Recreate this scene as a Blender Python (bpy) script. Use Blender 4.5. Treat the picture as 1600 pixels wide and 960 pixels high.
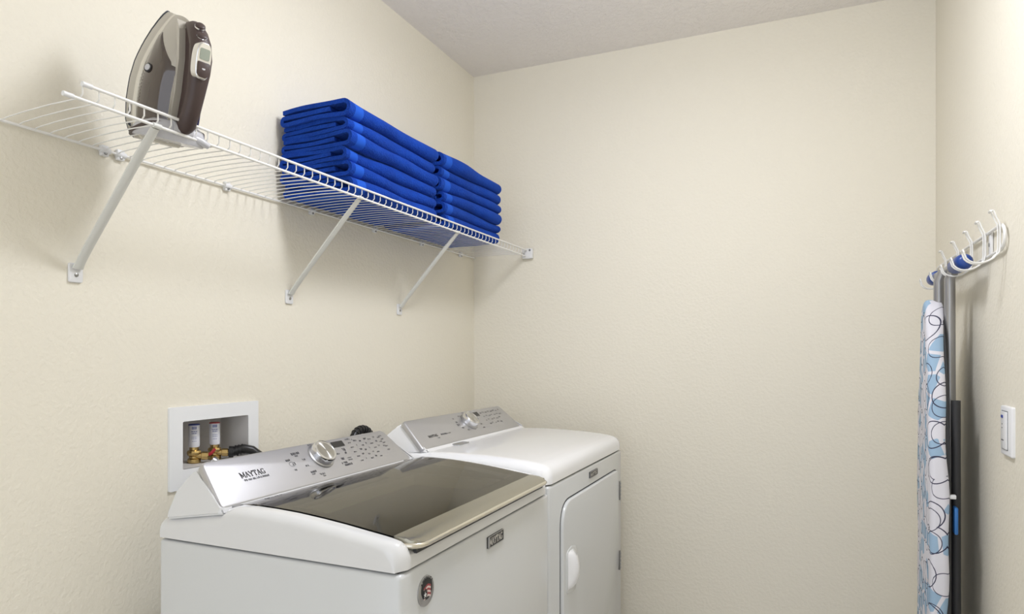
import bpy, bmesh, math, random
from mathutils import Vector, Matrix, Quaternion
random.seed(7)
SC = bpy.context.scene
for o in list(bpy.data.objects): bpy.data.objects.remove(o)
COL = SC.collection

# ------------------------------------------------------------------ camera, world, light, exposure
TH = math.atan(463/1020.0)
cam = bpy.data.cameras.new('camera'); camo = bpy.data.objects.new('camera', cam); COL.objects.link(camo)
cam.sensor_fit = 'HORIZONTAL'; cam.sensor_width = 36; cam.lens = 36*1020/1600.0
cam.shift_y = 76/1600.0; cam.clip_start = .02
camo.location = (1.323, 0, 1.23); camo.rotation_euler = (math.pi/2, 0, TH)
SC.camera = camo

W = bpy.data.worlds.new('open_front_fill'); SC.world = W; W.use_nodes = True  # even ambient fill, added to brighten the room through its open front
W.node_tree.nodes['Background'].inputs[0].default_value = (.93, .98, 1.07, 1)
W.node_tree.nodes['Background'].inputs[1].default_value = 1.6
SC.view_settings.view_transform = 'Standard'; SC.view_settings.look = 'None'
SC.view_settings.gamma = 1; SC.view_settings.use_curve_mapping = False
SC.view_settings.exposure = 0.0

LAMP = (1.0, 1.27, 2.36)
def area(name, loc, rot, size, power, col, shape='DISK', sy=None):
    l = bpy.data.lights.new(name, 'AREA'); l.shape = shape; l.size = size
    if sy: l.size_y = sy
    l.energy = power; l.color = col
    o = bpy.data.objects.new(name, l); COL.objects.link(o); o.location = loc; o.rotation_euler = rot
    return o
area('ceiling_lamp_light', (LAMP[0], LAMP[1], 2.335), (0, 0, 0), 0.28, 7.5, (.95, .985, 1.08))
pl = bpy.data.lights.new('ceiling_lamp_glow', 'POINT'); pl.energy = 12; pl.shadow_soft_size = .10; pl.color = (.95, .985, 1.08)
plo = bpy.data.objects.new('ceiling_lamp_glow', pl); COL.objects.link(plo); plo.location = (LAMP[0], LAMP[1], 2.20)

# ------------------------------------------------------------------ materials
def pmat(name, col, rough=.5, metal=0, coat=0, spec=.5, trans=0, emit=None, alpha=1):
    m = bpy.data.materials.new(name); m.use_nodes = True
    p = m.node_tree.nodes['Principled BSDF']
    p.inputs['Base Color'].default_value = (*col, 1); p.inputs['Roughness'].default_value = rough
    p.inputs['Metallic'].default_value = metal; p.inputs['Coat Weight'].default_value = coat
    p.inputs['Specular IOR Level'].default_value = spec; p.inputs['Transmission Weight'].default_value = trans
    if emit: p.inputs['Emission Color'].default_value = (*col, 1); p.inputs['Emission Strength'].default_value = emit
    return m
def N(m, t, **k):
    n = m.node_tree.nodes.new(t)
    for a, b in k.items(): setattr(n, a, b)
    return n
def K(m, a, b): m.node_tree.links.new(a, b)
def bump(m, scale, strength, dist=.002, detail=3, ramp=None, rough=.5):
    p = m.node_tree.nodes['Principled BSDF']
    tc = N(m, 'ShaderNodeTexCoord'); nz = N(m, 'ShaderNodeTexNoise'); bp = N(m, 'ShaderNodeBump')
    nz.inputs['Scale'].default_value = scale; nz.inputs['Detail'].default_value = detail; nz.inputs['Roughness'].default_value = rough
    bp.inputs['Strength'].default_value = strength; bp.inputs['Distance'].default_value = dist
    K(m, tc.outputs['Object'], nz.inputs['Vector'])
    src = nz.outputs['Fac']
    if ramp:
        r = N(m, 'ShaderNodeValToRGB'); r.color_ramp.elements[0].position = ramp[0]; r.color_ramp.elements[1].position = ramp[1]
        K(m, src, r.inputs['Fac']); src = r.outputs['Color']
    K(m, src, bp.inputs['Height']); K(m, bp.outputs['Normal'], p.inputs['Normal'])
    return nz
def brushed(m, sc=(4, 400, 400), amt=.12):
    p = m.node_tree.nodes['Principled BSDF']; base = p.inputs['Roughness'].default_value
    tc = N(m, 'ShaderNodeTexCoord'); mp = N(m, 'ShaderNodeMapping'); nz = N(m, 'ShaderNodeTexNoise'); mr = N(m, 'ShaderNodeMapRange')
    mp.inputs['Scale'].default_value = sc; nz.inputs['Scale'].default_value = 1
    K(m, tc.outputs['Object'], mp.inputs['Vector']); K(m, mp.outputs['Vector'], nz.inputs['Vector']); K(m, nz.outputs['Fac'], mr.inputs['Value'])
    mr.inputs['To Min'].default_value = base-amt; mr.inputs['To Max'].default_value = base+amt
    K(m, mr.outputs['Result'], p.inputs['Roughness'])

M = {}
M['wall'] = pmat('cream_orange_peel_paint', (.82, .775, .66), .62, spec=.3); bump(M['wall'], 95, .25, .002, 3, (.42, .62))
M['ceil'] = pmat('knockdown_ceiling_paint', (.88, .84, .80), .9, spec=.2); bump(M['ceil'], 60, .5, .003, 5, (.45, .58), .62)
M['floor'] = pmat('beige_floor', (.72, .68, .62), .5); bump(M['floor'], 20, .1)
M['trim'] = pmat('white_trim_paint', (.85, .84, .81), .35)
M['enamel'] = pmat('white_appliance_enamel', (.67, .685, .69), .22, coat=.3)
M['deckw'] = pmat('white_gloss_plastic', (.88, .885, .90), .16, coat=.5)
M['washdeck'] = pmat('white_gloss_plastic_shaded', (.74, .745, .75), .16, coat=.5)  # gloss white again, dimmer light on the washer put into its base colour
M['gasket_gap'] = pmat('dark_gasket_and_gap_shade', (.05, .05, .05), .7)  # also the dark strip that stands for shade under the lid
M['silver'] = pmat('silver_console_paint', (.57, .57, .59), .42, metal=.9); brushed(M['silver'], (40, 4, 400), .05)
M['chrome'] = pmat('chrome', (.75, .75, .76), .16, metal=1)
M['knobface'] = pmat('spun_metal_knob_face', (.58, .57, .54), .33, metal=1)
p = M['knobface'].node_tree.nodes['Principled BSDF']; p.inputs['Anisotropic'].default_value = .97
tg = N(M['knobface'], 'ShaderNodeTangent', direction_type='RADIAL', axis='Z'); K(M['knobface'], tg.outputs[0], p.inputs['Tangent'])
M['champagne'] = pmat('champagne_metal_trim', (.36, .34, .27), .22, metal=.7)
M['edge'] = pmat('cream_metal_edge', (.72, .68, .58), .2, metal=.8)
M['frit'] = pmat('black_glass_border', (.022, .020, .016), .3, spec=.2)
M['black'] = pmat('black_print', (.015, .015, .017), .4)
M['grayprint'] = pmat('grey_print', (.07, .07, .08), .5)
M['display'] = pmat('dark_display_glass', (.02, .02, .022), .08)
M['whiteprint'] = pmat('white_print', (.75, .75, .75), .5)
M['nickel'] = pmat('satin_nickel', (.45, .45, .46), .3, metal=.9)
M['tub'] = pmat('grey_wash_tub', (.50, .50, .47), .4)
M['drum'] = pmat('steel_drum', (.45, .45, .44), .3, metal=.9)
M['wire'] = pmat('white_vinyl_coated_wire', (.86, .85, .82), .32, coat=.2)
M['brace'] = pmat('white_painted_steel', (.70, .70, .66), .35, coat=.2)
M['clip'] = pmat('white_plastic_clip', (.78, .78, .78), .4)
M['screw'] = pmat('steel_screw', (.35, .35, .34), .35, metal=1)
M['brass'] = pmat('brass', (.55, .40, .17), .25, metal=.95)
M['label'] = pmat('white_paper_label', (.80, .81, .88), .5)
M['bluep'] = pmat('blue_label_print', (.03, .06, .33), .5)
M['redp'] = pmat('red_handle_plastic', (.40, .02, .03), .35)
M['rubber'] = pmat('black_rubber', (.012, .012, .013), .35)
M['boxp'] = pmat('grey_white_box_plastic', (.62, .60, .58), .5)
M['framep'] = pmat('white_box_frame_plastic', (.84, .85, .86), .4)
M['steel'] = pmat('grey_painted_tube', (.34, .335, .33), .28, metal=.6)
M['bluecap'] = pmat('blue_foot_cap', (.012, .055, .27), .35)
M['mesh'] = pmat('dark_board_underside', (.03, .03, .032), .6)
M['lightblue'] = pmat('blue_lever_plastic', (.03, .16, .45), .4)
M['switch'] = pmat('white_switch_plastic', (.85, .85, .86), .3)
M['irondark'] = pmat('iron_soleplate_dark', (.04, .05, .075), .3, metal=.7)
M['ironshell'] = pmat('iron_warm_grey_plastic', (.46, .43, .37), .3, coat=.2)
M['ironridge'] = pmat('iron_cream_trim', (.72, .68, .58), .25, coat=.3)
M['ironbrown'] = pmat('iron_dark_brown_grip', (.060, .038, .034), .45)
M['irontank'] = pmat('iron_smoky_brown_tank', (.055, .038, .030), .07, coat=1)
M['ironheel'] = pmat('iron_light_grey_heel', (.55, .55, .58), .25, coat=.3)
M['lcd'] = pmat('lcd_grey_green', (.30, .33, .27), .15)
M['teal'] = pmat('pale_teal_sticker', (.25, .42, .47), .4)
M['lampglass'] = pmat('lit_lamp_diffuser', (1, .95, .88), .5, emit=3.0)
M['lidglass'] = pmat('tinted_lid_glass', (.42, .39, .31), .03, trans=1)
p = M['lidglass'].node_tree.nodes['Principled BSDF']; p.inputs['IOR'].default_value = 1.30
# speckled print look on the tank : vertical streaks
# towels
def towel_mat():
    m = pmat('royal_blue_terry', (.006, .048, .38), .95, spec=.15)
    p = m.node_tree.nodes['Principled BSDF']
    p.inputs['Sheen Weight'].default_value = .35; p.inputs['Sheen Tint'].default_value = (.12, .3, 1, 1); p.inputs['Sheen Roughness'].default_value = .4
    tc = N(m, 'ShaderNodeTexCoord'); nz = N(m, 'ShaderNodeTexNoise'); bp = N(m, 'ShaderNodeBump'); oi = N(m, 'ShaderNodeObjectInfo')
    nz.inputs['Scale'].default_value = 260; nz.inputs['Detail'].default_value = 2
    sp = N(m, 'ShaderNodeSeparateXYZ'); K(m, tc.outputs['Object'], nz.inputs['Vector']); K(m, tc.outputs['Object'], sp.inputs[0])
    # woven border band between y=.018 and y=.052 : flat weave, a little lighter
    a = N(m, 'ShaderNodeMath', operation='COMPARE'); a.inputs[1].default_value = .036; a.inputs[2].default_value = .017
    K(m, sp.outputs['Y'], a.inputs[0])
    inv = N(m, 'ShaderNodeMath', operation='SUBTRACT'); inv.inputs[0].default_value = 1.0; K(m, a.outputs[0], inv.inputs[1])
    K(m, inv.outputs[0], bp.inputs['Strength']); bp.inputs['Distance'].default_value = .0035
    K(m, nz.outputs['Fac'], bp.inputs['Height']); K(m, bp.outputs['Normal'], p.inputs['Normal'])
    nb = N(m, 'ShaderNodeTexNoise'); nb.inputs['Scale'].default_value = 22; K(m, tc.outputs['Object'], nb.inputs['Vector'])
    mx = N(m, 'ShaderNodeMix', data_type='RGBA'); mx.inputs[6].default_value = (.004, .030, .24, 1); mx.inputs[7].default_value = (.007, .062, .44, 1)
    K(m, nb.outputs['Fac'], mx.inputs[0])
    m2 = N(m, 'ShaderNodeMix', data_type='RGBA'); m2.inputs[7].default_value = (.016, .09, .50, 1)
    K(m, a.outputs[0], m2.inputs[0]); K(m, mx.outputs[2], m2.inputs[6]); K(m, m2.outputs[2], p.inputs['Base Color'])
    return m
M['towel'] = towel_mat()
# ironing board cover print: blue pebbles on pinkish white, dark looping circles
def cover_mat():
    m = pmat('pebble_print_cotton', (.8, .8, .85), .85, spec=.2)
    p = m.node_tree.nodes['Principled BSDF']
    tc = N(m, 'ShaderNodeTexCoord'); sp = N(m, 'ShaderNodeSeparateXYZ'); K(m, tc.outputs['Object'], sp.inputs[0])
    # unwrap: across = x + y (face and skirt continue into each other), along = z
    ad = N(m, 'ShaderNodeMath', operation='SUBTRACT'); K(m, sp.outputs['Y'], ad.inputs[0]); K(m, sp.outputs['X'], ad.inputs[1])
    cb = N(m, 'ShaderNodeCombineXYZ'); K(m, ad.outputs[0], cb.inputs[0]); K(m, sp.outputs['Z'], cb.inputs[1])
    v1 = N(m, 'ShaderNodeTexVoronoi', voronoi_dimensions='2D', feature='DISTANCE_TO_EDGE'); v1.inputs['Scale'].default_value = 21; v1.inputs['Randomness'].default_value = .75
    v2 = N(m, 'ShaderNodeTexVoronoi', voronoi_dimensions='2D'); v2.inputs['Scale'].default_value = 21; v2.inputs['Randomness'].default_value = .75
    K(m, cb.outputs[0], v1.inputs['Vector']); K(m, cb.outputs[0], v2.inputs['Vector'])
    e = N(m, 'ShaderNodeMath', operation='GREATER_THAN'); e.inputs[1].default_value = .085; K(m, v1.outputs['Distance'], e.inputs[0])
    sc = N(m, 'ShaderNodeSeparateColor'); K(m, v2.outputs['Color'], sc.inputs[0])
    g = N(m, 'ShaderNodeMath', operation='GREATER_THAN'); g.inputs[1].default_value = .52; K(m, sc.outputs[0], g.inputs[0])
    ml = N(m, 'ShaderNodeMath', operation='MULTIPLY'); K(m, e.outputs[0], ml.inputs[0]); K(m, g.outputs[0], ml.inputs[1])
    mx = N(m, 'ShaderNodeMix', data_type='RGBA'); mx.inputs[6].default_value = (.72, .71, .76, 1); mx.inputs[7].default_value = (.33, .47, .62, 1)
    K(m, ml.outputs[0], mx.inputs[0])
    col = mx.outputs[2]
    for sca, rad, off in ((11, .36, .31), (14, .38, 2.7)):
        mp = N(m, 'ShaderNodeMapping'); mp.inputs['Location'].default_value = (off, off*2, 0); K(m, cb.outputs[0], mp.inputs['Vector'])
        v3 = N(m, 'ShaderNodeTexVoronoi', voronoi_dimensions='2D'); v3.inputs['Scale'].default_value = sca; v3.inputs['Randomness'].default_value = .55
        K(m, mp.outputs[0], v3.inputs['Vector'])
        c = N(m, 'ShaderNodeMath', operation='COMPARE'); c.inputs[1].default_value = rad; c.inputs[2].default_value = .014; K(m, v3.outputs['Distance'], c.inputs[0])
        m3 = N(m, 'ShaderNodeMix', data_type='RGBA'); m3.inputs[7].default_value = (.05, .05, .09, 1)
        K(m, c.outputs[0], m3.inputs[0]); K(m, col, m3.inputs[6]); col = m3.outputs[2]
    K(m, col, p.inputs['Base Color'])
    nz = N(m, 'ShaderNodeTexNoise'); bp = N(m, 'ShaderNodeBump'); nz.inputs['Scale'].default_value = 9; bp.inputs['Strength'].default_value = .35; bp.inputs['Distance'].default_value = .02
    K(m, tc.outputs['Object'], nz.inputs['Vector']); K(m, nz.outputs['Fac'], bp.inputs['Height']); K(m, bp.outputs['Normal'], p.inputs['Normal'])
    return m
M['cover'] = cover_mat()

# ------------------------------------------------------------------ helpers
def link(name, bm, mat, parent=None, smooth=None, kind=None):
    me = bpy.data.meshes.new(name)
    bmesh.ops.recalc_face_normals(bm, faces=bm.faces)
    bm.to_mesh(me); bm.free()
    me.materials.append(M[mat] if isinstance(mat, str) else mat)
    o = bpy.data.objects.new(name, me); COL.objects.link(o)
    if smooth is not None:
        for p in me.polygons: p.use_smooth = True
        try: me.set_sharp_from_angle(angle=math.radians(smooth))
        except Exception: pass
    if parent: o.parent = parent
    if kind: o['kind'] = kind
    return o
def empty(name, loc=(0, 0, 0), rz=0, label=None, cat=None, group=None):
    o = bpy.data.objects.new(name, None); COL.objects.link(o); o.location = loc; o.rotation_euler = (0, 0, rz)
    o.empty_display_size = .05
    tag(o, label, cat, group); return o
def tag(o, label=None, cat=None, group=None):
    if label: o['label'] = label
    if cat: o['category'] = cat
    if group: o['group'] = group
    return o
def box(bm, x0, x1, y0, y1, z0, z1, bev=0, seg=2, mtx=None):
    vs = [bm.verts.new((x, y, z)) for x in (x0, x1) for y in (y0, y1) for z in (z0, z1)]
    q = [(0, 1, 3, 2), (4, 6, 7, 5), (0, 4, 5, 1), (2, 3, 7, 6), (0, 2, 6, 4), (1, 5, 7, 3)]
    fs = [bm.faces.new([vs[i] for i in f]) for f in q]
    geo = vs
    if bev:
        es = list({e for f in fs for e in f.edges})
        r = bmesh.ops.bevel(bm, geom=es, offset=bev, segments=seg, profile=.5, affect='EDGES')
        geo = list({v for f in r['faces'] for v in f.verts} | {v for v in vs if v.is_valid})
    if mtx:
        bmesh.ops.transform(bm, matrix=mtx, verts=[v for v in geo if v.is_valid])
    return geo
def tube(bm, pts, r, n=8, ry=None, cap=True, up=None):
    pts = [Vector(p) for p in pts]; rings = []
    prev = None
    for i, p in enumerate(pts):
        a = pts[max(i-1, 0)]; b = pts[min(i+1, len(pts)-1)]; t = (b-a).normalized()
        if prev is None:
            u = Vector(up) if up else Vector((0, 0, 1))
            if abs(t.dot(u)) > .97: u = Vector((1, 0, 0)) if not up else u.orthogonal()
            u = (u-t*u.dot(t)).normalized()
        else:
            u = (prev-t*prev.dot(t)).normalized()
        prev = u; v = t.cross(u)
        rr = r[i] if isinstance(r, (list, tuple)) else r
        rb = rr if ry is None else (ry[i] if isinstance(ry, (list, tuple)) else ry)
        rings.append([bm.verts.new(p+u*rr*math.cos(2*math.pi*k/n)+v*rb*math.sin(2*math.pi*k/n)) for k in range(n)])
    for A, B in zip(rings, rings[1:]):
        for k in range(n): bm.faces.new((A[k], A[(k+1) % n], B[(k+1) % n], B[k]))
    if cap: bm.faces.new(rings[0][::-1]); bm.faces.new(rings[-1])
def lathe(bm, prof, c=(0, 0, 0), axis=(0, 0, 1), n=24):
    """prof: list of (r, h) along axis"""
    q = Vector((0, 0, 1)).rotation_difference(Vector(axis).normalized()); c = Vector(c); rings = []
    for r, h in prof:
        if r < 1e-6: rings.append([bm.verts.new(c+q @ Vector((0, 0, h)))])
        else: rings.append([bm.verts.new(c+q @ Vector((r*math.cos(2*math.pi*k/n), r*math.sin(2*math.pi*k/n), h))) for k in range(n)])
    for A, B in zip(rings, rings[1:]):
        for k in range(n):
            a = [A[k % len(A)], A[(k+1) % len(A)], B[(k+1) % len(B)], B[k % len(B)]]
            a = list(dict.fromkeys(a))
            if len(a) > 2: bm.faces.new(a)
    if len(rings[0]) > 1: bm.faces.new(rings[0][::-1])
    if len(rings[-1]) > 1: bm.faces.new(rings[-1])
def rpoly(pts, rad, seg=5):
    """round the corners of a 2D polygon; rad number or list"""
    out = []; n = len(pts)
    for i in range(n):
        r = rad[i] if isinstance(rad, (list, tuple)) else rad
        p = Vector(pts[i]); a = (Vector(pts[i-1])-p); b = (Vector(pts[(i+1) % n])-p)
        if r <= 0: out.append(tuple(p)); continue
        la, lb = a.length, b.length; a.normalize(); b.normalize()
        ang = a.angle(b); d = min(r/math.tan(ang/2), la*.49, lb*.49)
        s, e = p+a*d, p+b*d
        for k in range(seg+1):
            t = k/seg; out.append(tuple((1-t)**2*s+2*t*(1-t)*p+t*t*e))
    return out
def prism(bm, poly, d0, d1, fr, bev=0, seg=2):
    """poly 2D -> 3D via fr(u,v,d); extruded d0..d1, the d1 rim bevelled by inset"""
    n = len(poly); c = Vector((sum(p[0] for p in poly)/n, sum(p[1] for p in poly)/n))
    lv = [(d0, 0)]
    if bev:
        for k in range(seg+1):
            a = math.pi/2*k/seg; lv.append((d1-bev+bev*math.sin(a), bev*(1-math.cos(a))))
    else: lv.append((d1, 0))
    rings = []
    for d, ins in lv:
        ring = []
        for i in range(n):
            p = Vector(poly[i])
            if ins:
                a = (Vector(poly[i])-Vector(poly[i-1])); b = (Vector(poly[(i+1) % n])-Vector(poly[i]))
                nn = Vector((-(a.normalized()+b.normalized()).y, (a.normalized()+b.normalized()).x))
                if nn.length > 1e-6: nn.normalize()
                if nn.dot(c-p) < 0 and area2(poly) > 0: pass
                sgn = 1 if area2(poly) > 0 else -1
                p = p+nn*ins*sgn
            ring.append(bm.verts.new(fr(p.x, p.y, d)))
        rings.append(ring)
    for A, B in zip(rings, rings[1:]):
        for k in range(n): bm.faces.new((A[k], A[(k+1) % n], B[(k+1) % n], B[k]))
    bm.faces.new(rings[0][::-1]); bm.faces.new(rings[-1])
def area2(p): return sum(p[i-1][0]*p[i][1]-p[i][0]*p[i-1][1] for i in range(len(p)))
def ring_prism(bm, outer, inner, d0, d1, fr):
    """frame between two rectangles-like loops of the same vertex count"""
    n = len(outer); R_ = []
    for lp, d in ((outer, d0), (outer, d1), (inner, d1), (inner, d0)):
        R_.append([bm.verts.new(fr(p[0], p[1], d)) for p in lp])
    for j in range(4):
        A, B = R_[j], R_[(j+1) % 4]
        for k in range(n): bm.faces.new((A[k], A[(k+1) % n], B[(k+1) % n], B[k]))
rect = lambda a, b, c, d: [(a, c), (b, c), (b, d), (a, d)]

# stroke letters with serifs, on a unit cell 1 high
GL = {
 'M': (1.15, [[(.12, 0), (.12, 1)], [(.12, 1), (.57, .15)], [(.57, .15), (1.02, 1)], [(1.02, 0), (1.02, 1)]], [(.12, 0), (1.02, 0), (.06, 1), (1.08, 1)]),
 'A': (1.0, [[(.1, 0), (.5, 1)], [(.5, 1), (.9, 0)], [(.25, .35), (.75, .35)]], [(.1, 0), (.9, 0)]),
 'Y': (.95, [[(.08, 1), (.48, .45)], [(.88, 1), (.48, .45)], [(.48, .45), (.48, 0)]], [(.08, 1), (.88, 1), (.48, 0)]),
 'T': (.9, [[(.05, 1), (.85, 1)], [(.45, 1), (.45, 0)], [(.05, 1), (.05, .75)], [(.85, 1), (.85, .75)]], [(.45, 0)]),
 'G': (1.0, [[(.88, .8), (.7, .97)], [(.7, .97), (.35, .97)], [(.35, .97), (.1, .65)], [(.1, .65), (.1, .35)], [(.1, .35), (.35, .03)], [(.35, .03), (.7, .03)], [(.7, .03), (.85, .12)], [(.85, .12), (.85, .42)], [(.6, .42), (.98, .42)]], []),
}
def serif_text(bm, text, h, w, fr, d, lw=.17, track=.1):
    tot = sum(GL[c][0] for c in text)+track*(len(text)-1); sx = w/tot; x = 0
    def seg(a, b, wd):
        a = Vector((a[0]*sx, a[1]*h)); b = Vector((b[0]*sx, b[1]*h)); t = (b-a)
        if t.length < 1e-7: return
        t.normalize(); nn = Vector((-t.y, t.x))*wd*h*.5; e = t*h*.03
        vs = [bm.verts.new(fr(*(q), d)) for q in ((a-nn-e), (b-nn+e), (b+nn+e), (a+nn-e))]; bm.faces.new(vs)
    for c in text:
        wd, st, se = GL[c]
        for a, b in st:
            thin = (c in 'AMY' and b[0] > a[0] and b[1] > a[1]) or a[1] == b[1]
            seg((a[0]+x, a[1]), (b[0]+x, b[1]), lw*(.6 if thin else 1.05))
        for s in se: seg((s[0]-.16+x, s[1]), (s[0]+.16+x, s[1]), lw*.5)
        x += wd+track
def font_text(text, size, parent, mat, origin, ux, uy, name='lettering', offset=0):
    cu = bpy.data.curves.new('t', 'FONT'); cu.body = text; cu.size = size; cu.offset = offset; cu.align_x = 'LEFT'
    cu.resolution_u = 2
    to = bpy.data.objects.new('t', cu); COL.objects.link(to)
    dg = bpy.context.evaluated_depsgraph_get(); me = bpy.data.meshes.new_from_object(to.evaluated_get(dg))
    bpy.data.objects.remove(to)
    ux = Vector(ux).normalized(); uy = Vector(uy).normalized(); nz = ux.cross(uy)
    m = Matrix(((ux.x, uy.x, nz.x, origin[0]), (ux.y, uy.y, nz.y, origin[1]), (ux.z, uy.z, nz.z, origin[2]), (0, 0, 0, 1)))
    me.transform(m); me.materials.clear(); me.materials.append(M[mat])
    o = bpy.data.objects.new(name, me); COL.objects.link(o); o.parent = parent
    return o

# ------------------------------------------------------------------ room shell
YB = 2.514; XR = 1.7075; YF = -1.3; ZC = 2.44
HY0, HY1, HZ0, HZ1 = 1.059, 1.2552, .9646, 1.0777       # outlet box opening
bm = bmesh.new()
T = .11
for (y0, y1, z0, z1) in ((YF, HY0, 0, ZC), (HY1, YB+.1, 0, ZC), (HY0, HY1, 0, HZ0), (HY0, HY1, HZ1, ZC)):
    v = [bm.verts.new(c) for c in ((0, y0, z0), (0, y1, z0), (0, y1, z1), (0, y0, z1))]; bm.faces.new(v)
bmesh.ops.remove_doubles(bm, verts=bm.verts, dist=1e-5)
v = [bm.verts.new(c) for c in ((-T, YF, 0), (-T, YB+.1, 0), (-T, YB+.1, ZC), (-T, YF, ZC))]; bm.faces.new(v)
o = link('wall_left', bm, 'wall', kind='structure')
for p in o.data.polygons: pass
bm = bmesh.new()
box(bm, -T, 0, 0, 0, 0, 0) if False else None
k = .0214
prism(bm, [(-.05, YB-.05*k), (XR+.1, YB+(XR+.1)*k), (XR+.1, YB+.16), (-.05, YB+.12)], 0, ZC, lambda u, v, d: (u, v, d))
link('wall_back', bm, 'wall', kind='structure')
bm = bmesh.new(); box(bm, XR, XR+.1, YF, YB+.2, 0, ZC); link('wall_right', bm, 'wall', kind='structure')
bm = bmesh.new(); box(bm, -T, XR+.1, YF, YB+.2, ZC, ZC+.08); link('ceiling', bm, 'ceil', kind='structure')
bm = bmesh.new(); box(bm, -T, XR+.1, YF, YB+.2, -.08, 0); link('floor', bm, 'floor', kind='structure')
bm = bmesh.new(); box(bm, 0, .014, YF, YB, 0, .09, .003); link('baseboard_left', bm, 'trim', kind='structure')
bm = bmesh.new(); box(bm, .014, XR-.014, YB-.002, YB+.016, 0, .09, .003); link('baseboard_back', bm, 'trim', kind='structure')
bm = bmesh.new(); box(bm, XR-.014, XR, YF, YB, 0, .09, .003); link('baseboard_right', bm, 'trim', kind='structure')

# ceiling lamp (just above the frame)
t = empty('ceiling_light', (LAMP[0], LAMP[1], ZC), 0, 'round white flush ceiling light above the appliances', 'ceiling light')
bm = bmesh.new(); lathe(bm, [(.165, 0), (.17, -.012), (.165, -.03), (.155, -.035)], n=40); link('base', bm, 'trim', t, 40)
bm = bmesh.new(); lathe(bm, [(.15, -.036), (.14, -.06), (.11, -.08), (.06, -.092), (0, -.096)], n=40); link('diffuser', bm, 'lampglass', t, 60)

# ------------------------------------------------------------------ washing machine
def frame_panel(x0, z0, x1, z1):
    d = Vector((x1-x0, 0, z1-z0)).normalized(); n = Vector((d.z, 0, -d.x))
    return lambda s, tt, dd: Vector((x0, s, z0))+d*tt+n*dd, d, n

def console(root, Y0, Y1, x0, z0, x1, z1, xb, TLx, TRx, BLx, BRx, H, mat='washdeck'):
    """white wedge housing plus silver control panel; Y0..Y1 width"""
    prof = [(xb, z0-.028), (x0+.022, z0-.004), (x0+.006, z0+.003), (x1-.006, z1-.004), (x1-.015, z1-.007), (x1-.030, z1-.022), (xb+.018, z1-.048), (xb+.004, z0-.008)]
    bm = bmesh.new(); A = []; B = []
    for (x, z) in prof:
        i = .002+max(0, (z-z0))/(z1-z0)*.030
        A.append(bm.verts.new((x, Y0+i, z))); B.append(bm.verts.new((x, Y1-i, z)))
    n = len(prof)
    for k in range(n): bm.faces.new((A[k], A[(k+1) % n], B[(k+1) % n], B[k]))
    bm.faces.new(A[::-1]); bm.faces.new(B)
    bmesh.ops.bevel(bm, geom=list(bm.edges), offset=.006, segments=3, affect='EDGES', clamp_overlap=True)
    link('console_housing', bm, mat, root, 40)
    fr, d, nn = frame_panel(x0, z0, x1, z1)
    bm = bmesh.new()
    poly = rpoly([(BLx, -.004), (BRx, -.004), (TRx, H), (TLx, H)], [.012, .012, .022, .016], 6)
    prism(bm, poly, -.006, .008, fr, .005, 3)
    pan = link('control_panel', bm, 'silver', root, 35)
    # thin lower lip of the panel
    bm = bmesh.new(); prism(bm, rpoly([(BLx+.012, -.010), (BRx-.012, -.010), (BRx-.012, .006), (BLx+.012, .006)], .004, 3), -.008, .0045, fr, .002, 2)
    link('panel_lip', bm, 'silver', root, 35)
    return fr, d, nn

def knob(root, fr, nn, s, t_, r):
    c = fr(s, t_, .008)
    bm = bmesh.new(); lathe(bm, [(r*1.12, 0), (r*1.12, .003), (r*1.04, .005), (r*.6, .005)], c, nn, 40); o = link('knob_skirt', bm, 'nickel', root, 40)
    bm = bmesh.new(); lathe(bm, [(r, .003), (r*.99, .018), (r*.95, .0215), (r*.90, .0225), (r*.88, .0215)], c, nn, 48); kb = link('knob', bm, 'chrome', root, 40)
    bm = bmesh.new(); lathe(bm, [(r*.885, 0), (r*.5, .0006), (0, .0009)], (0, 0, 0), (0, 0, 1), 48)
    f = link('knob_face', bm, 'knobface', None, 60); f.parent = kb
    q = Vector((0, 0, 1)).rotation_difference(Vector(nn)); f.rotation_mode = 'QUATERNION'; f.rotation_quaternion = q; f.location = c+Vector(nn)*.0213

def dash(bm, fr, s, t_, w, h, d=.0084, rot=0):
    c, s_ = math.cos(rot), math.sin(rot)
    vs = [bm.verts.new(fr(s+a*c-b*s_, t_+a*s_+b*c, d)) for a, b in ((-w/2, -h/2), (w/2, -h/2), (w/2, h/2), (-w/2, h/2))]
    bm.faces.new(vs)
def glyphs(bm, fr, s, t_, n, h, rnd, d=.0084):
    """a short line of unreadably small lettering, n characters"""
    x = s; h = h*1.15
    for i in range(n):
        w = h*rnd.uniform(.35, .7)
        k = rnd.random()
        if k < .75: dash(bm, fr, x+w*.15, t_, h*.26, h, d)
        if k > .25: dash(bm, fr, x+w*.8, t_+rnd.uniform(-.1, .1)*h, h*.24, h*.8, d)
        dash(bm, fr, x+w*.5, t_+rnd.choice((-.4, 0, .4))*h, w*.8, h*.24, d)
        x += w+h*.32

WX, WY, WR = .723, .8865, .018
washer = empty('washing_machine', (WX, WY, 0), WR, 'white top-loading washing machine with dark glass lid and silver console, nearer the camera', 'washing machine')
SE = .8745
bm = bmesh.new(); box(bm, -.556, 0, 0, .690, .02, SE-.002, .008, 3); link('cabinet', bm, 'enamel', washer, 35)
for (x, y) in ((-.5, .06), (-.5, .63), (-.06, .06), (-.06, .63)):
    bm = bmesh.new(); lathe(bm, [(.018, 0), (.022, .004), (.012, .01), (.012, .022)], (x, y, 0), (0, 0, 1), 12); link('foot', bm, 'rubber', washer)
bm = bmesh.new(); box(bm, -.545, -.010, .010, .680, SE-.004, SE+.004); link('seam_gasket', bm, 'gasket_gap', washer)
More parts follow.
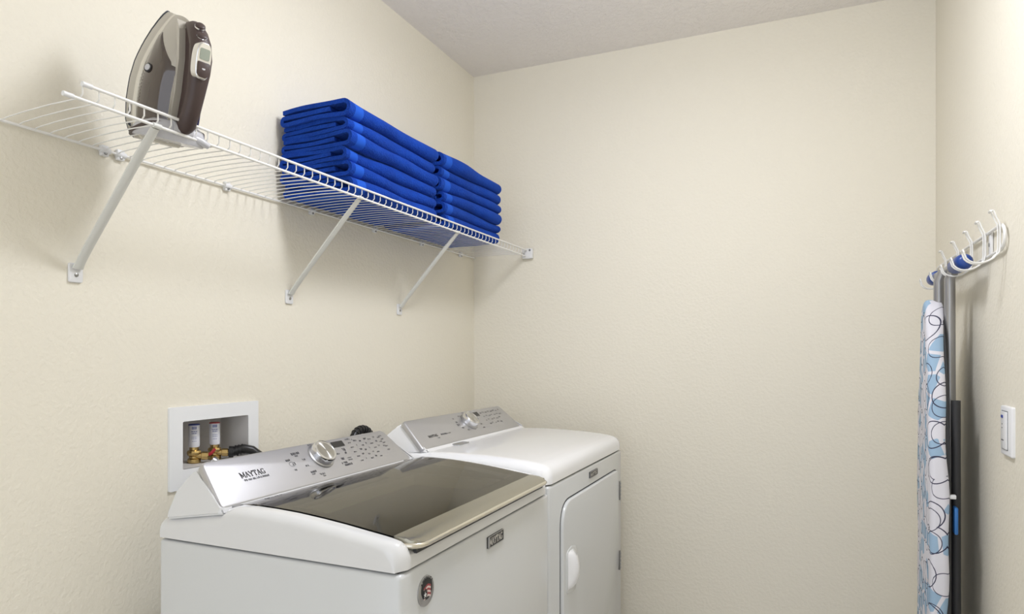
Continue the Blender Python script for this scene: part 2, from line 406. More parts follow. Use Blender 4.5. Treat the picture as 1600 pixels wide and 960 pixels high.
# deck: lofted surface
ZT = [(-.553, .910), (-.50, .917), (-.43, .929), (-.398, .934), (-.384, .944), (-.365, .9495), (-.33, .950), (-.28, .9487), (-.233, .9462), (-.18, .9415), (-.13, .9360), (-.085, .9300), (-.05, .9255), (-.035, .9232), (-.018, .9195), (-.008, .913), (-.002, .902), (0, .890), (0, SE+.002)]
def zt(x):
    for (a, za), (b, zb) in zip(ZT, ZT[1:]):
        if a <= x <= b: return za+(zb-za)*(x-a)/(b-a) if b > a else za
    return ZT[-1][1]
def deck(root, name, ZT, Wd, rec, rx0, hole, e=.022, e2=.020, mat='washdeck'):
    bm = bmesh.new(); rows = []
    for i, (x, z) in enumerate(ZT):
        zz = max(z, SE+.002)
        rr = min(e, zz-SE-.001)
        sec = [(0.0, SE+.001)]
        for k in range(6):
            a = math.pi/2*k/5; sec.append((e2*(1-math.cos(a)), zz-rr+rr*math.sin(a)))
        r = rec if (rec and x > rx0 and x <= -.018) else 0
        rf = .012 if (rec and x > -.018 and x <= -.002) else 0
        sec += [(e2+.010, zz), (e2+.013, zz-r-rf*.6), (.07, zz-r-rf*.6)]
        full = sec+[(Wd-y, z_) for y, z_ in sec[::-1]]
        rows.append([bm.verts.new((x-(.012*(1-min(1, min(y, Wd-y)/.02)) if x > -.02 else 0), y, z_)) for y, z_ in full])
    m = len(rows[0])
    for i in range(len(rows)-1):
        for k in range(m-1):
            xm = (ZT[i][0]+ZT[i+1][0])/2
            if hole and hole[0] < xm < hole[1] and k == m//2-1: continue
            bm.faces.new((rows[i][k], rows[i][k+1], rows[i+1][k+1], rows[i+1][k]))
    bm.faces.new(rows[0])
    bmesh.ops.remove_doubles(bm, verts=bm.verts, dist=1e-6)
    return link(name, bm, mat, root, 50)
deck(washer, 'top_deck', ZT, .69, .014, -.39, (-.36, -.06))
# wash tub beneath the glass
bm = bmesh.new()
ring = lambda r0, r1, z0, z1: lathe(bm, [(r0, z0), (r0, z1), (r0+(r1-r0)*.5, z1+.008), (r1, z1), (r1, z0)], (-.225, .345, 0), (0, 0, 1), 40)
for (x0, x1, y0, y1) in ((-.395, -.36, .06, .63), (-.06, -.035, .06, .63), (-.395, -.035, .045, .072), (-.395, -.035, .618, .645)):
    box(bm, x0, x1, y0, y1, .80, .905)
link('tub_cover', bm, 'tub', washer)
bm = bmesh.new()
n = 40; c = Vector((-.215, .345, 0)); pr_ = [(.155, .86), (.15, .862), (.147, .86), (.140, .852), (.138, .80), (.138, .55)]
for (ra, za), (rb, zb) in zip(pr_, pr_[1:]):
    for q_ in range(n):
        a, b = 2*math.pi*q_/n, 2*math.pi*(q_+1)/n
        vs = [bm.verts.new((c.x+r*math.cos(t_), c.y+r*math.sin(t_)*1.75, z)) for r, z, t_ in ((ra, za, a), (ra, za, b), (rb, zb, b), (rb, zb, a))]
        bm.faces.new(vs)
bmesh.ops.remove_doubles(bm, verts=bm.verts, dist=1e-5)
link('wash_tub', bm, 'tub', washer, 40)
bm = bmesh.new(); lathe(bm, [(.05, .55), (.045, .70), (.03, .76), (0, .77)], (c.x, c.y, 0), (0, 0, 1), 24); lathe(bm, [(.135, .55), (.135, .552), (0, .553)], (c.x, c.y, 0), (0, 0, 1), 32)
link('agitator', bm, 'drum', washer, 40)
# lid
L0, L1 = .034, .656
def curved_plate(name, x0, x1, y0, y1, dz0, dz1, mat, root, n=14, inner=None):
    bm = bmesh.new(); R_ = []
    for i in range(n+1):
        x = x0+(x1-x0)*i/n; z = zt(x)
        R_.append([bm.verts.new((x, y0, z+dz0)), bm.verts.new((x, y1, z+dz0)), bm.verts.new((x, y1, z+dz1)), bm.verts.new((x, y0, z+dz1))])
    for A, B in zip(R_, R_[1:]):
        for k in range(4): bm.faces.new((A[k], A[(k+1) % 4], B[(k+1) % 4], B[k]))
    bm.faces.new(R_[0][::-1]); bm.faces.new(R_[-1])
    return link(name, bm, mat, root, 30)
curved_plate('lid_glass', -.402, -.034, L0, L1, -.0035, .0015, 'lidglass', washer)
# black printed border just under the glass
bm = bmesh.new(); bx0, bx1 = -.402, -.034  # lid extent
for (x0, x1, y0, y1) in ((bx0, bx1, L0, L0+.026), (bx0, bx1, L1-.040, L1), (bx0, -.350, L0+.026, L1-.040), (-.070, bx1, L0+.026, L1-.040)):
    nn_ = 10
    for i in range(nn_):
        a = x0+(x1-x0)*i/nn_; b = x0+(x1-x0)*(i+1)/nn_
        vs = [bm.verts.new(q_) for q_ in ((a, y0, zt(a)-.0042), (b, y0, zt(b)-.0042), (b, y1, zt(b)-.0042), (a, y1, zt(a)-.0042))]
        bm.faces.new(vs)
bmesh.ops.remove_doubles(bm, verts=bm.verts, dist=1e-6)
link('lid_border', bm, 'frit', washer)
# champagne trim at the front edge of the lid
bm = bmesh.new()
prof = [(-.036, -.004), (-.036, .0022), (-.020, .0018)]
secs = []
tr = [(-.036, zt(-.036)-.004), (-.036, zt(-.036)+.0024), (-.012, .9235), (.004, .9205), (.0125, .9165), (.0145, .911), (.0135, .9075), (.010, .9065), (.0085, .909), (-.004, .909)]
ys = [L0, L0+.002, L0+.007, L0+.016, L0+.03, .345, L1-.03, L1-.016, L1-.007, L1-.002, L1]
cut = [.030, .018, .009, .0025, 0, 0, 0, .0025, .009, .018, .030]
for y, cc in zip(ys, cut):
    secs.append([bm.verts.new((min(x, .0145-cc) if x > -.03 else x, y, z)) for x, z in tr])
m_ = len(tr)
for A, B in zip(secs, secs[1:]):
    for q_ in range(m_): bm.faces.new((A[q_], A[(q_+1) % m_], B[(q_+1) % m_], B[q_]))
bm.faces.new(secs[0]); bm.faces.new(secs[-1][::-1])
link('lid_trim', bm, 'champagne', washer, 40)
bm = bmesh.new()
tube(bm, [(.0128-cc, y, .9118) for y, cc in zip(ys, cut)], .0046, 10); link('lid_edge', bm, 'edge', washer, 60)
bm = bmesh.new(); box(bm, -.03, .0015, L0+.012, L1-.012, .8975, .9085); link('lid_gap_shade', bm, 'gasket_gap', washer)  # dark strip standing in for the shaded gap below the lid edge
# hinge caps
for y in (L0+.012, L1-.012):
    bm = bmesh.new(); box(bm, -.408, -.385, y-.012, y+.012, .930, .9425, .003); link('hinge_cap', bm, 'nickel', washer, 40)
# warning print on the glass near the console
bm = bmesh.new(); rnd = random.Random(3)
frl = lambda s, t_, d: Vector((-.372+.0*t_-t_, s, zt(-.372-t_)+.0021))
glyphs(bm, frl, .095, .004, 9, .0055, rnd); glyphs(bm, frl, .095, -.004, 12, .004, rnd); dash(bm, frl, .135, -.010, .085, .0012)
link('lid_lettering', bm, 'whiteprint', washer)
# console
fr, d, nn = console(washer, 0, .69, -.41, .938, -.48, 1.012, -.541, .030, .640, .012, .676, .108)
knob(washer, fr, nn, .347, .066, .0315)
bm = bmesh.new(); prism(bm, rpoly(rect(.408, .4515, .0805, .0975), .001, 2), .006, .0088, fr); link('display', bm, 'display', washer)
bm = bmesh.new(); rnd = random.Random(5)
serif_text(bm, 'MAYTAG', .0125, .066, lambda u, v, dd: fr(.097+u, .053+v, dd), .0085); link('lettering', bm, 'black', washer)
bm = bmesh.new()
glyphs(bm, fr, .100, .0465, 10, .0042, rnd); glyphs(bm, fr, .137, .0465, 8, .0042, rnd)
for (s, t_, n_, h) in ((.262, .086, 5, .006), (.268, .079, 3, .004), (.283, .066, 3, .004), (.281, .048, 3, .004), (.283, .029, 4, .005), (.283, .023, 4, .003), (.305, .018, 4, .005), (.312, .012, 3, .003),
                      (.330, .101, 4, .0045), (.375, .103, 4, .004), (.402, .062, 3, .004), (.405, .045, 3, .006), (.398, .033, 4, .005), (.404, .026, 6, .005),
                      (.235, .072, 3, .005), (.243, .044, 2, .004), (.246, .060, 2, .006), (.466, .098, 5, .0035), (.490, .095, 1, .003)):
    glyphs(bm, fr, s, t_, n_, h, rnd)
for (s, t_) in ((.246, .060),):
    for q_ in range(12): dash(bm, fr, s+.008*math.cos(q_*math.pi/6), t_+.006*math.sin(q_*math.pi/6), .003, .001, rot=q_*math.pi/6+math.pi/2)
link('dial_markings', bm, 'grayprint', washer, kind='stuff')
bm = bmesh.new()
for r_ in range(5):
    for c_ in range(7-(r_ > 2)*2):
        s = .472+c_*.021+rnd.uniform(-.002, .002); t_ = .086-r_*.0145+(c_ % 2)*.004
        if c_ in (0, 4, 6): glyphs(bm, fr, s-.004, t_, 4, .0032, rnd)
        else: glyphs(bm, fr, s, t_, rnd.choice((1, 2, 3)), .0042, rnd)
for c_ in range(5): glyphs(bm, fr, .604-.001*c_, .090-c_*.012, 4, .0036, rnd)
glyphs(bm, fr, .430, .070, 2, .0075, rnd); glyphs(bm, fr, .431, .060, 2, .005, rnd); glyphs(bm, fr, .428, .044, 6, .0028, rnd); glyphs(bm, fr, .428, .038, 6, .0028, rnd)
link('button_markings', bm, 'grayprint', washer, kind='stuff')
# nameplate on the front
frf = lambda u, v, dd: Vector((dd, u, v))
bm = bmesh.new(); prism(bm, rpoly(rect(.322, .400, .8295, .8535), .002, 2), -.001, .003, frf, .001, 2); np_ = link('nameplate', bm, 'black', washer)
bm = bmesh.new(); ring_prism(bm, rect(.322, .400, .8295, .8535), rect(.3235, .3985, .831, .852), .0028, .0036, frf); o = link('rim', bm, 'nickel', washer); o.parent = np_
bm = bmesh.new(); serif_text(bm, 'MAYTAG', .0145, .064, lambda u, v, dd: frf(.329+u, .8343+v, dd), .0034, lw=.2); o = link('lettering', bm, 'chrome', washer); o.parent = np_
bm = bmesh.new(); box(bm, .003, .0045, .3225, .3285, .830, .853, 0); o = link('end_block', bm, 'nickel', washer); o.parent = np_
# round medallion with flag
mc = (.0765, .8245)
bm = bmesh.new(); lathe(bm, [(.0262, -.001), (.0262, .002), (.0245, .003), (0, .003)], (0, mc[0], mc[1]), (1, 0, 0), 40); md = link('medallion', bm, 'nickel', washer, 40)
bm = bmesh.new(); prism(bm, [(mc[0]+.0185*math.cos(a*math.pi/16), mc[1]+.004+.0185*math.sin(a*math.pi/16)) for a in range(32)], .003, .0034, frf); o = link('medallion_field', bm, 'black', washer); o.parent = md
M['flagred'] = pmat('flag_red', (.33, .05, .06), .5); M['flagpink'] = pmat('flag_white', (.72, .60, .57), .5)
def stripes(name, mat, idx, dd):
    bm = bmesh.new()
    for i in idx:
        pts = []
        for k in range(7):
            u = -.011+.0235*k/6; w = .002*math.sin(u*260+1.0)
            pts.append((mc[0]+u, mc[1]+.010-i*.0036+w))
        for a, b in zip(pts, pts[1:]):
            bm.faces.new([bm.verts.new(frf(q_[0], q_[1]+e, dd)) for q_, e in ((a, 0), (b, 0), (b, -.0036), (a, -.0036))])
    o = link(name, bm, mat, washer); o.parent = md
stripes('red_stripes', 'flagred', (0, 2, 4), .0037); stripes('white_stripes', 'flagpink', (1, 3, 5), .0037)
bm = bmesh.new(); prism(bm, [(mc[0]-.013, mc[1]-.010), (mc[0]-.001, mc[1]-.012), (mc[0]+.001, mc[1]-.001), (mc[0]-.004, mc[1]+.006), (mc[0]-.012, mc[1]+.003)], .0036, .0039, frf); o = link('canton', bm, 'black', washer); o.parent = md
bm = bmesh.new()
st = [(mc[0]-.0065+(.0055 if k % 2 == 0 else .0022)*math.sin(k*math.pi/5), mc[1]-.005+(.0055 if k % 2 == 0 else .0022)*math.cos(k*math.pi/5)) for k in range(10)]
prism(bm, st, .0038, .0042, frf); o = link('star', bm, 'whiteprint', washer); o.parent = md
# arc of letters AMERICA on the rim
for k, ch in enumerate('AMERICA'):
    a = math.radians(140-k*100/6.0); r_ = .0196
    px, pz = mc[0]+r_*math.cos(a), mc[1]+.001+r_*math.sin(a)
    ux = Vector((0, math.sin(a), -math.cos(a))); uy = Vector((0, math.cos(a), math.sin(a)))
    o = font_text(ch, .0066, md, 'black', Vector((.0036, px, pz))-ux*.0022, ux, uy, 'letter', .0003)
# ------------------------------------------------------------------ dryer
DX, DY, DR = .7065, 1.5925, .0085
dryer = empty('clothes_dryer', (DX, DY, 0), DR, 'white front-loading clothes dryer with silver console, in the corner beyond the washing machine', 'dryer')
DW = .748; SE = .888
bm = bmesh.new(); box(bm, -.60, 0, 0, DW, .02, SE-.002, .008, 3); cab = link('cabinet', bm, 'enamel', dryer, 35)
for (x, y) in ((-.54, .06), (-.54, .68), (-.06, .06), (-.06, .68)):
    bm = bmesh.new(); lathe(bm, [(.018, 0), (.022, .004), (.012, .01), (.012, .022)], (x, y, 0), (0, 0, 1), 12); link('foot', bm, 'rubber', dryer)
bm = bmesh.new(); box(bm, -.585, -.010, .010, DW-.010, SE-.004, SE+.004); link('seam_gasket', bm, 'gasket_gap', dryer)
ZT2 = [(-.598, .935), (-.55, .945), (-.45, .951), (-.38, .953), (-.30, .9545), (-.20, .9535), (-.12, .9495), (-.07, .9455), (-.04, .9415), (-.022, .937), (-.010, .930), (-.003, .920), (0, .908), (0, .8895)]
deck(dryer, 'top_panel', ZT2, DW, 0, 0, None, e=.030, e2=.030, mat='deckw')
fr2, d2, nn2 = console(dryer, .012, DW-.012, -.395, .955, -.480, 1.030, -.56, .036, DW-.045, .010, DW-.030, .114, 'deckw')
knob(dryer, fr2, nn2, .384, .064, .0315)
bm = bmesh.new(); prism(bm, rpoly(rect(.455, .495, .081, .100), .001, 2), .006, .0088, fr2); link('display', bm, 'display', dryer)
rnd = random.Random(9)
bm = bmesh.new(); serif_text(bm, 'MAYTAG', .0085, .052, lambda u, v, dd: fr2(.088+u, .034+v, dd), .0085, lw=.24); link('lettering', bm, 'black', dryer)
bm = bmesh.new()
glyphs(bm, fr2, .160, .037, 8, .005, rnd); glyphs(bm, fr2, .190, .037, 9, .0035, rnd); glyphs(bm, fr2, .128, .027, 4, .0035, rnd)
for (s, t_, n_, h) in ((.300, .072, 3, .005), (.297, .060, 2, .009), (.310, .045, 3, .005), (.330, .032, 3, .005), (.345, .095, 4, .005), (.390, .106, 3, .004), (.445, .060, 3, .004), (.447, .045, 3, .005), (.44, .028, 4, .004), (.300, .088, 3, .004)):
    glyphs(bm, fr2, s, t_, n_, h, rnd)
link('dial_markings', bm, 'grayprint', dryer, kind='stuff')
bm = bmesh.new()
for r_ in range(4):
    for c_ in range(8-r_): glyphs(bm, fr2, .505+c_*.022+(r_ % 2)*.006, .092-r_*.018+(c_ % 2)*.003, rnd.choice((2, 3, 4)), .0042, rnd)
link('button_markings', bm, 'grayprint', dryer, kind='stuff')
# lint screen slot lid on the top panel
bm = bmesh.new(); box(bm, -.385, -.358, .170, .235, .9525, .9575, .002); link('lint_screen_handle', bm, 'nickel', dryer, 40)
# front nameplate
bm = bmesh.new(); prism(bm, rpoly(rect(.352, .435, .8485, .868), .002, 2), -.001, .003, frf, .001, 2); np2 = link('nameplate', bm, 'black', dryer)
bm = bmesh.new(); ring_prism(bm, rect(.352, .435, .8485, .868), rect(.3535, .4335, .850, .8665), .0028, .0036, frf); o = link('rim', bm, 'nickel', dryer); o.parent = np2
bm = bmesh.new(); serif_text(bm, 'MAYTAG', .0105, .066, lambda u, v, dd: frf(.360+u, .853+v, dd), .0034, lw=.2); o = link('lettering', bm, 'chrome', dryer); o.parent = np2
# door
DO = [(.082, .30), (.45, .30), (.672, .455), (.684, .50), (.684, .829), (.082, .829)]
poly = rpoly(DO, [.03, .05, .03, .02, .040, .075], 8)
bm = bmesh.new(); prism(bm, poly, -.002, .0008, frf); link('door_gap', bm, 'gasket_gap', dryer)
s_ = .0035; DI = [(.0855, .3035), (.449, .3035), (.6688, .457), (.6805, .501), (.6805, .8255), (.0855, .8255)]
bm = bmesh.new(); prism(bm, rpoly(DI, [.03, .05, .03, .02, .038, .073], 8), 0, .010, frf, .005, 3); door = link('door', bm, 'enamel', dryer, 35)
for z in (.748, .50):
    bm = bmesh.new(); box(bm, .0, .0125, .6835, .6905, z-.034, z+.034, .001); o = link('hinge', bm, 'screw', dryer); o.parent = door
    for q_ in range(5):
        bm = bmesh.new(); box(bm, .012, .0145, .684, .690, z-.030+q_*.013, z-.022+q_*.013, .0005, 1); o = link('hinge_knuckle', bm, 'nickel', dryer); o.parent = door
# recessed pull: proud bow over a scoop
bm = bmesh.new()
prism(bm, rpoly([(.106, .570), (.185, .560), (.205, .62), (.192, .684), (.150, .694), (.108, .688)], .02, 6), .0095, .0125, frf, .0015, 2)
hb = link('handle_plate', bm, 'enamel', dryer, 40); hb.parent = door
bm = bmesh.new()
rows = []
for i in range(13):
    f_ = i/12; z = .578+.108*f_; w0, w1 = .112+.003*math.sin(f_*3.1), .160+.008*math.sin(f_*math.pi)
    dp = .010+.026*(math.sin(math.pi*min(1, max(0, f_)))**.45)
    if i in (0, 12): dp = .012
    rows.append([bm.verts.new((q_[0], q_[1], z)) for q_ in ((.010, w0), (dp*.8, w0+.006), (dp, w0+.02), (dp, w1-.022), (dp*.85, w1-.004), (.010, w1))])
for A, B in zip(rows, rows[1:]):
    for q_ in range(6): bm.faces.new((A[q_], A[(q_+1) % 6], B[(q_+1) % 6], B[q_]))
bm.faces.new(rows[0]); bm.faces.new(rows[-1][::-1])
o = link('door_handle', bm, 'deckw', dryer, 50); o.parent = door

# ------------------------------------------------------------------ wall outlet box with valves
ob = empty('washer_outlet_box', (0, 1.157, .92), 0, 'recessed white washer outlet box in the left wall with two brass valves', 'outlet box')
def P(o, root):      # shift world-built part to be a child of a translated root
    o.parent = root; o.matrix_parent_inverse = Matrix.Identity(4); o.location = -Vector(root.location); return o
frw = lambda u, v, dd: Vector((dd, u, v))
bm = bmesh.new()
ring_prism(bm, rpoly(rect(1.0255, 1.2880, .9196, 1.1115), .004, 3), rpoly(rect(HY0+.001, HY1-.001, HZ0+.001, HZ1-.001), .004, 3), 0, .006, frw)
P(link('face_frame', bm, 'framep', None, 30), ob)
bm = bmesh.new()
D_ = -.085; a0, a1, b0, b1 = HY0+.002, HY1-.002, HZ0+.002, HZ1-.002
q8 = [(0.005, a0, b0), (.005, a1, b0), (.005, a1, b1), (.005, a0, b1), (D_, a0+.004, b0+.004), (D_, a1-.004, b0+.004), (D_, a1-.004, b1-.004), (D_, a0+.004, b1-.004)]
vs = [bm.verts.new(q_) for q_ in q8]
for f_ in ((0, 1, 5, 4), (1, 2, 6, 5), (2, 3, 7, 6), (3, 0, 4, 7), (4, 5, 6, 7)): bm.faces.new([vs[i] for i in f_])
sh = link('box_shell', bm, 'boxp', None); P(sh, ob)
bm = bmesh.new(); box(bm, D_, D_+.003, 1.165, a1-.004, 1.022, 1.025); box(bm, D_, D_+.003, 1.215, 1.218, .97, 1.07); P(link('mould_rib', bm, 'boxp', None), ob)
def valve(y, zt_, hand):
    v = bpy.data.objects.new('valve', None); COL.objects.link(v); v.parent = ob; v.location = (0, 0, 0)
    x = -.040
    def C(name, mat, bm, sm=40):
        o = link(name, bm, mat, None, sm); o.parent = v; o.location = -Vector(ob.location); return o
    bm = bmesh.new(); lathe(bm, [(.0115, zt_-.055), (.0125, zt_-.052), (.0125, zt_-.002), (.011, zt_)], (x, y, 0), (0, 0, 1), 20); C('arrestor_label', 'label', bm)
    bm = bmesh.new(); lathe(bm, [(.0128, zt_-.0018), (.0128, zt_), (.010, zt_+.001)], (x, y, 0), (0, 0, 1), 20); C('arrestor_cap', 'bluep' if hand else 'redp', bm)
    bm = bmesh.new(); lathe(bm, [(.010, .966), (.0155, .970), (.0155, .978), (.0115, .981), (.0115, .985), (.0150, .988), (.0165, .994), (.0150, zt_-.064), (.0105, zt_-.062), (.0105, zt_-.054)], (x, y, 0), (0, 0, 1), 12); C('valve_body', 'brass', bm, 25)
    bm = bmesh.new(); lathe(bm, [(.007, 0), (.007, .012), (.0105, .013), (.0105, .026), (.0085, .028)], (x+.006, y, .986), (.7, .7, -.05), 8); C('valve_outlet', 'brass', bm, 25)
    bm = bmesh.new(); rnd = random.Random(int(y*100))
    ang0 = math.atan2(-1.1, 1.36)
    for r_, (dz, hh, nch) in enumerate(((.008, .007, 4), (.0165, .003, 7), (.021, .003, 6), (.030, .0015, 6), (.034, .0015, 6), (.040, .0015, 5))):
        for ch in range(nch):
            a = ang0+(ch-nch/2+.5)*(.22 if r_ == 0 else .16); rr = .0127
            c_ = Vector((x+rr*math.cos(a), y+rr*math.sin(a), zt_-dz)); tv = Vector((-math.sin(a), math.cos(a), 0))
            wq = .0016 if r_ == 0 else .0010
            bm.faces.new([bm.verts.new(c_+tv*s1*wq*.5+Vector((0, 0, s2*hh*.5))) for s1, s2 in ((-1, -1), (1, -1), (1, 1), (-1, 1))])
    C('label_print', 'bluep', bm)
    return v, C
v1, C1 = valve(1.1285, 1.0625, True)
bm = bmesh.new(); tube(bm, [(-.024, 1.146, .984), (-.014, 1.157, .990), (-.010, 1.164, 1.000)], [.005, .004, .0035], 8, ry=[.003]*3); C1('handle', 'redp', bm)
bm = bmesh.new(); lathe(bm, [(.012, 0), (.013, .004), (.013, .014), (.010, .016)], (-.018, 1.160, .972), (.5, .5, -.6), 14); C1('hose_coupling', 'nickel', bm)
v2, C2 = valve(1.189, 1.0615, False)
hose = empty('washer_hose', (-.01, 1.22, .93), 0, 'black rubber hose running from the right brass valve down behind the washing machine', 'hose')
bm = bmesh.new(); tube(bm, [(-.018, 1.213, .9855), (-.010, 1.221, .985)], .0145, 14); P(link('coupling', bm, 'rubber', None, 40), hose)
bm = bmesh.new()
tube(bm, [(-.012, 1.219, .985), (-.002, 1.228, .990), (.008, 1.238, .992), (.020, 1.252, .987), (.032, 1.266, .972), (.043, 1.275, .94), (.050, 1.277, .86), (.052, 1.277, .70), (.052, 1.277, .45)], .0115, 12)
P(link('hose_tube', bm, 'rubber', None, 60), hose)
for i in range(3):
    bm = bmesh.new(); tube(bm, [(-.006+i*.0055, 1.2245+i*.0055, .9875+.0018*i), (-.0035+i*.0055, 1.227+i*.0055, .9883+.0018*i)], .0142-.0006*i, 12); P(link('ferrule', bm, 'rubber', None, 60), hose)
# second hose from the left valve
h2 = empty('washer_hose', (-.01, 1.16, .93), 0, 'pale grey hose end dropping from the left brass valve with the red handle', 'hose')
bm = bmesh.new(); tube(bm, [(-.010, 1.168, .963), (.014, 1.176, .957), (.030, 1.184, .945), (.040, 1.190, .90), (.045, 1.195, .75), (.045, 1.195, .5)], .008, 12); P(link('hose_tube', bm, 'rubber', None, 60), h2)
bm = bmesh.new(); tube(bm, [(-.012, 1.167, .964), (-.002, 1.171, .961)], .0115, 12); P(link('coupling', bm, 'nickel', None, 60), h2)
# cord looping up behind the washing machine
cd = empty('drain_hose', (.04, 1.67, 0), 0, 'black hose arching up behind the washing machine console', 'hose')
bm = bmesh.new(); tube(bm, [(.045, 1.610, .55), (.045, 1.612, .80), (.045, 1.618, .93)]+[(.045, 1.672-.048*math.cos(a), .955+.043*math.sin(a)) for a in [i*math.pi/12 for i in range(13)]]+[(.045, 1.722, .90), (.045, 1.724, .6)], .012, 12)
P(link('hose_tube', bm, 'rubber', None, 60), cd)
bm = bmesh.new()
for i in range(3, 10):
    a = i*math.pi/12+.13; c_ = Vector((.045, 1.672-.048*math.cos(a), .955+.043*math.sin(a))); tv = Vector((0, math.sin(a), math.cos(a)))
    tube(bm, [c_-tv*.002, c_+tv*.002], .0138, 12)
P(link('corrugation', bm, 'rubber', None, 60), cd)

# ------------------------------------------------------------------ wire shelf
SH = empty('wire_shelf', (0, .67, 1.655), 0, 'long white wire shelf on diagonal braces along the left wall', 'shelf')
XL, ZL = .250, 1.6455; ZU = 1.6690
bm = bmesh.new()
for i_ in [0]:
    tube(bm, [(.006, 0, 1.6535), (.02, 0, 1.6555), (.08, .0004, 1.6560), (.16, .0006, 1.6540), (.235, .0004, 1.6495), (.2485, 0, 1.6500), (.2535, 0, 1.655), (.2535, 0, ZU+.001)], .0013, 6)
wm = None
NW = 68; PIT = .0269
for i in range(NW):
    if i == 0:
        o = link('deck_wire', bm, 'wire', None, 60); wm = o
    else:
        o = wm.copy(); COL.objects.link(o)
    o.parent = SH; o.location = (0, .689+i*PIT-.67, -1.655); o.rotation_euler = (0, 0, -.055)
def sw(name, bm, mat, sm=60): return P(link(name, bm, mat, None, sm), SH)
bm = bmesh.new(); tube(bm, [(.008, .655, 1.6515), (.008, 2.508, 1.6515)], .0028, 8); sw('back_rail', bm, 'wire')
bm = bmesh.new(); tube(bm, [(XL, .650, ZL), (XL, 2.500, ZL)], .0030, 8); sw('lower_front_rail', bm, 'wire')
bm = bmesh.new(); tube(bm, [(XL+.0065, .676, ZU), (XL+.0065, 2.500, ZU)], .0030, 8); sw('upper_front_rail', bm, 'wire')
for y in (.650, .676):
    bm = bmesh.new(); c_ = (XL, y, ZL) if y < .66 else (XL+.0065, y, ZU)
    tube(bm, [(c_[0], c_[1]-.004, c_[2]), (c_[0], c_[1]+.012, c_[2])], .0042, 10); sw('end_cap', bm, 'clip')
for k_, (yt, yf) in enumerate(((.8095, .819), (1.399, 1.403), (1.926, 1.943))):
    br = bpy.data.objects.new('brace', None); COL.objects.link(br); br.parent = SH; br.location = (0, 0, 0)
    def bp_(name, bm, mat, sm=50):
        o = link(name, bm, mat, None, sm); o.parent = br; o.location = -Vector(SH.location)
    bm = bmesh.new(); tube(bm, [(XL-.004, yt, ZL-.003), (.20, yt+(yf-yt)*.2, 1.5985), (.04, yt+(yf-yt)*.85, 1.4365), (.017, yf, 1.4115), (.010, yf, 1.402)], [.0045, .0055, .0055, .005, .004], 10, ry=[.0085, .0095, .0095, .0095, .011], up=(0, 0, 1)); bp_('strut', bm, 'brace')
    bm = bmesh.new(); prism(bm, rpoly(rect(yf-.0135, yf+.0135, 1.3745, 1.4130), .005, 4), .0005, .0055, frw, .0015, 2); bp_('foot_plate', bm, 'clip')
    bm = bmesh.new(); lathe(bm, [(.004, .0055), (.0038, .0072), (.002, .008), (0, .008)], (0, yf, 1.3895), (1, 0, 0), 12); bm2 = bm
    o = link('screw', bm, 'screw', None, 50); o.parent = br; o.location = -Vector(SH.location)
    bm = bmesh.new(); tube(bm, [(XL, yt-.008, ZL), (XL, yt+.008, ZL)], .0050, 10); bp_('hook_collar', bm, 'brace')
for y in (.875, .909, 1.186, 1.49, 1.793, 2.085, 2.385):
    bm = bmesh.new(); box(bm, .0, .010, y-.008, y+.008, 1.640, 1.662, .002); tube(bm, [(.008, y-.010, 1.6515), (.008, y+.010, 1.6515)], .0062, 10)
    sw('wall_clip', bm, 'clip', 40)
    bm = bmesh.new(); lathe(bm, [(.003, .010), (.003, .012), (0, .0125)], (0, y, 1.6445), (1, 0, 0), 10); sw('clip_screw', bm, 'screw')
bm = bmesh.new(); box(bm, XL-.016, XL+.030, 2.498, 2.5175, 1.634, 1.676, .004, 2); eb = sw('end_bracket', bm, 'clip', 40)
bm = bmesh.new(); lathe(bm, [(.004, 0), (.004, .002), (0, .0025)], (XL+.020, 2.498, 1.668), (0, -1, 0), 10); lathe(bm, [(.0045, 0), (.0045, .002), (0, .0025)], (XL-.008, 2.498, 1.652), (0, -1, 0), 10); sw('bracket_screw', bm, 'screw')

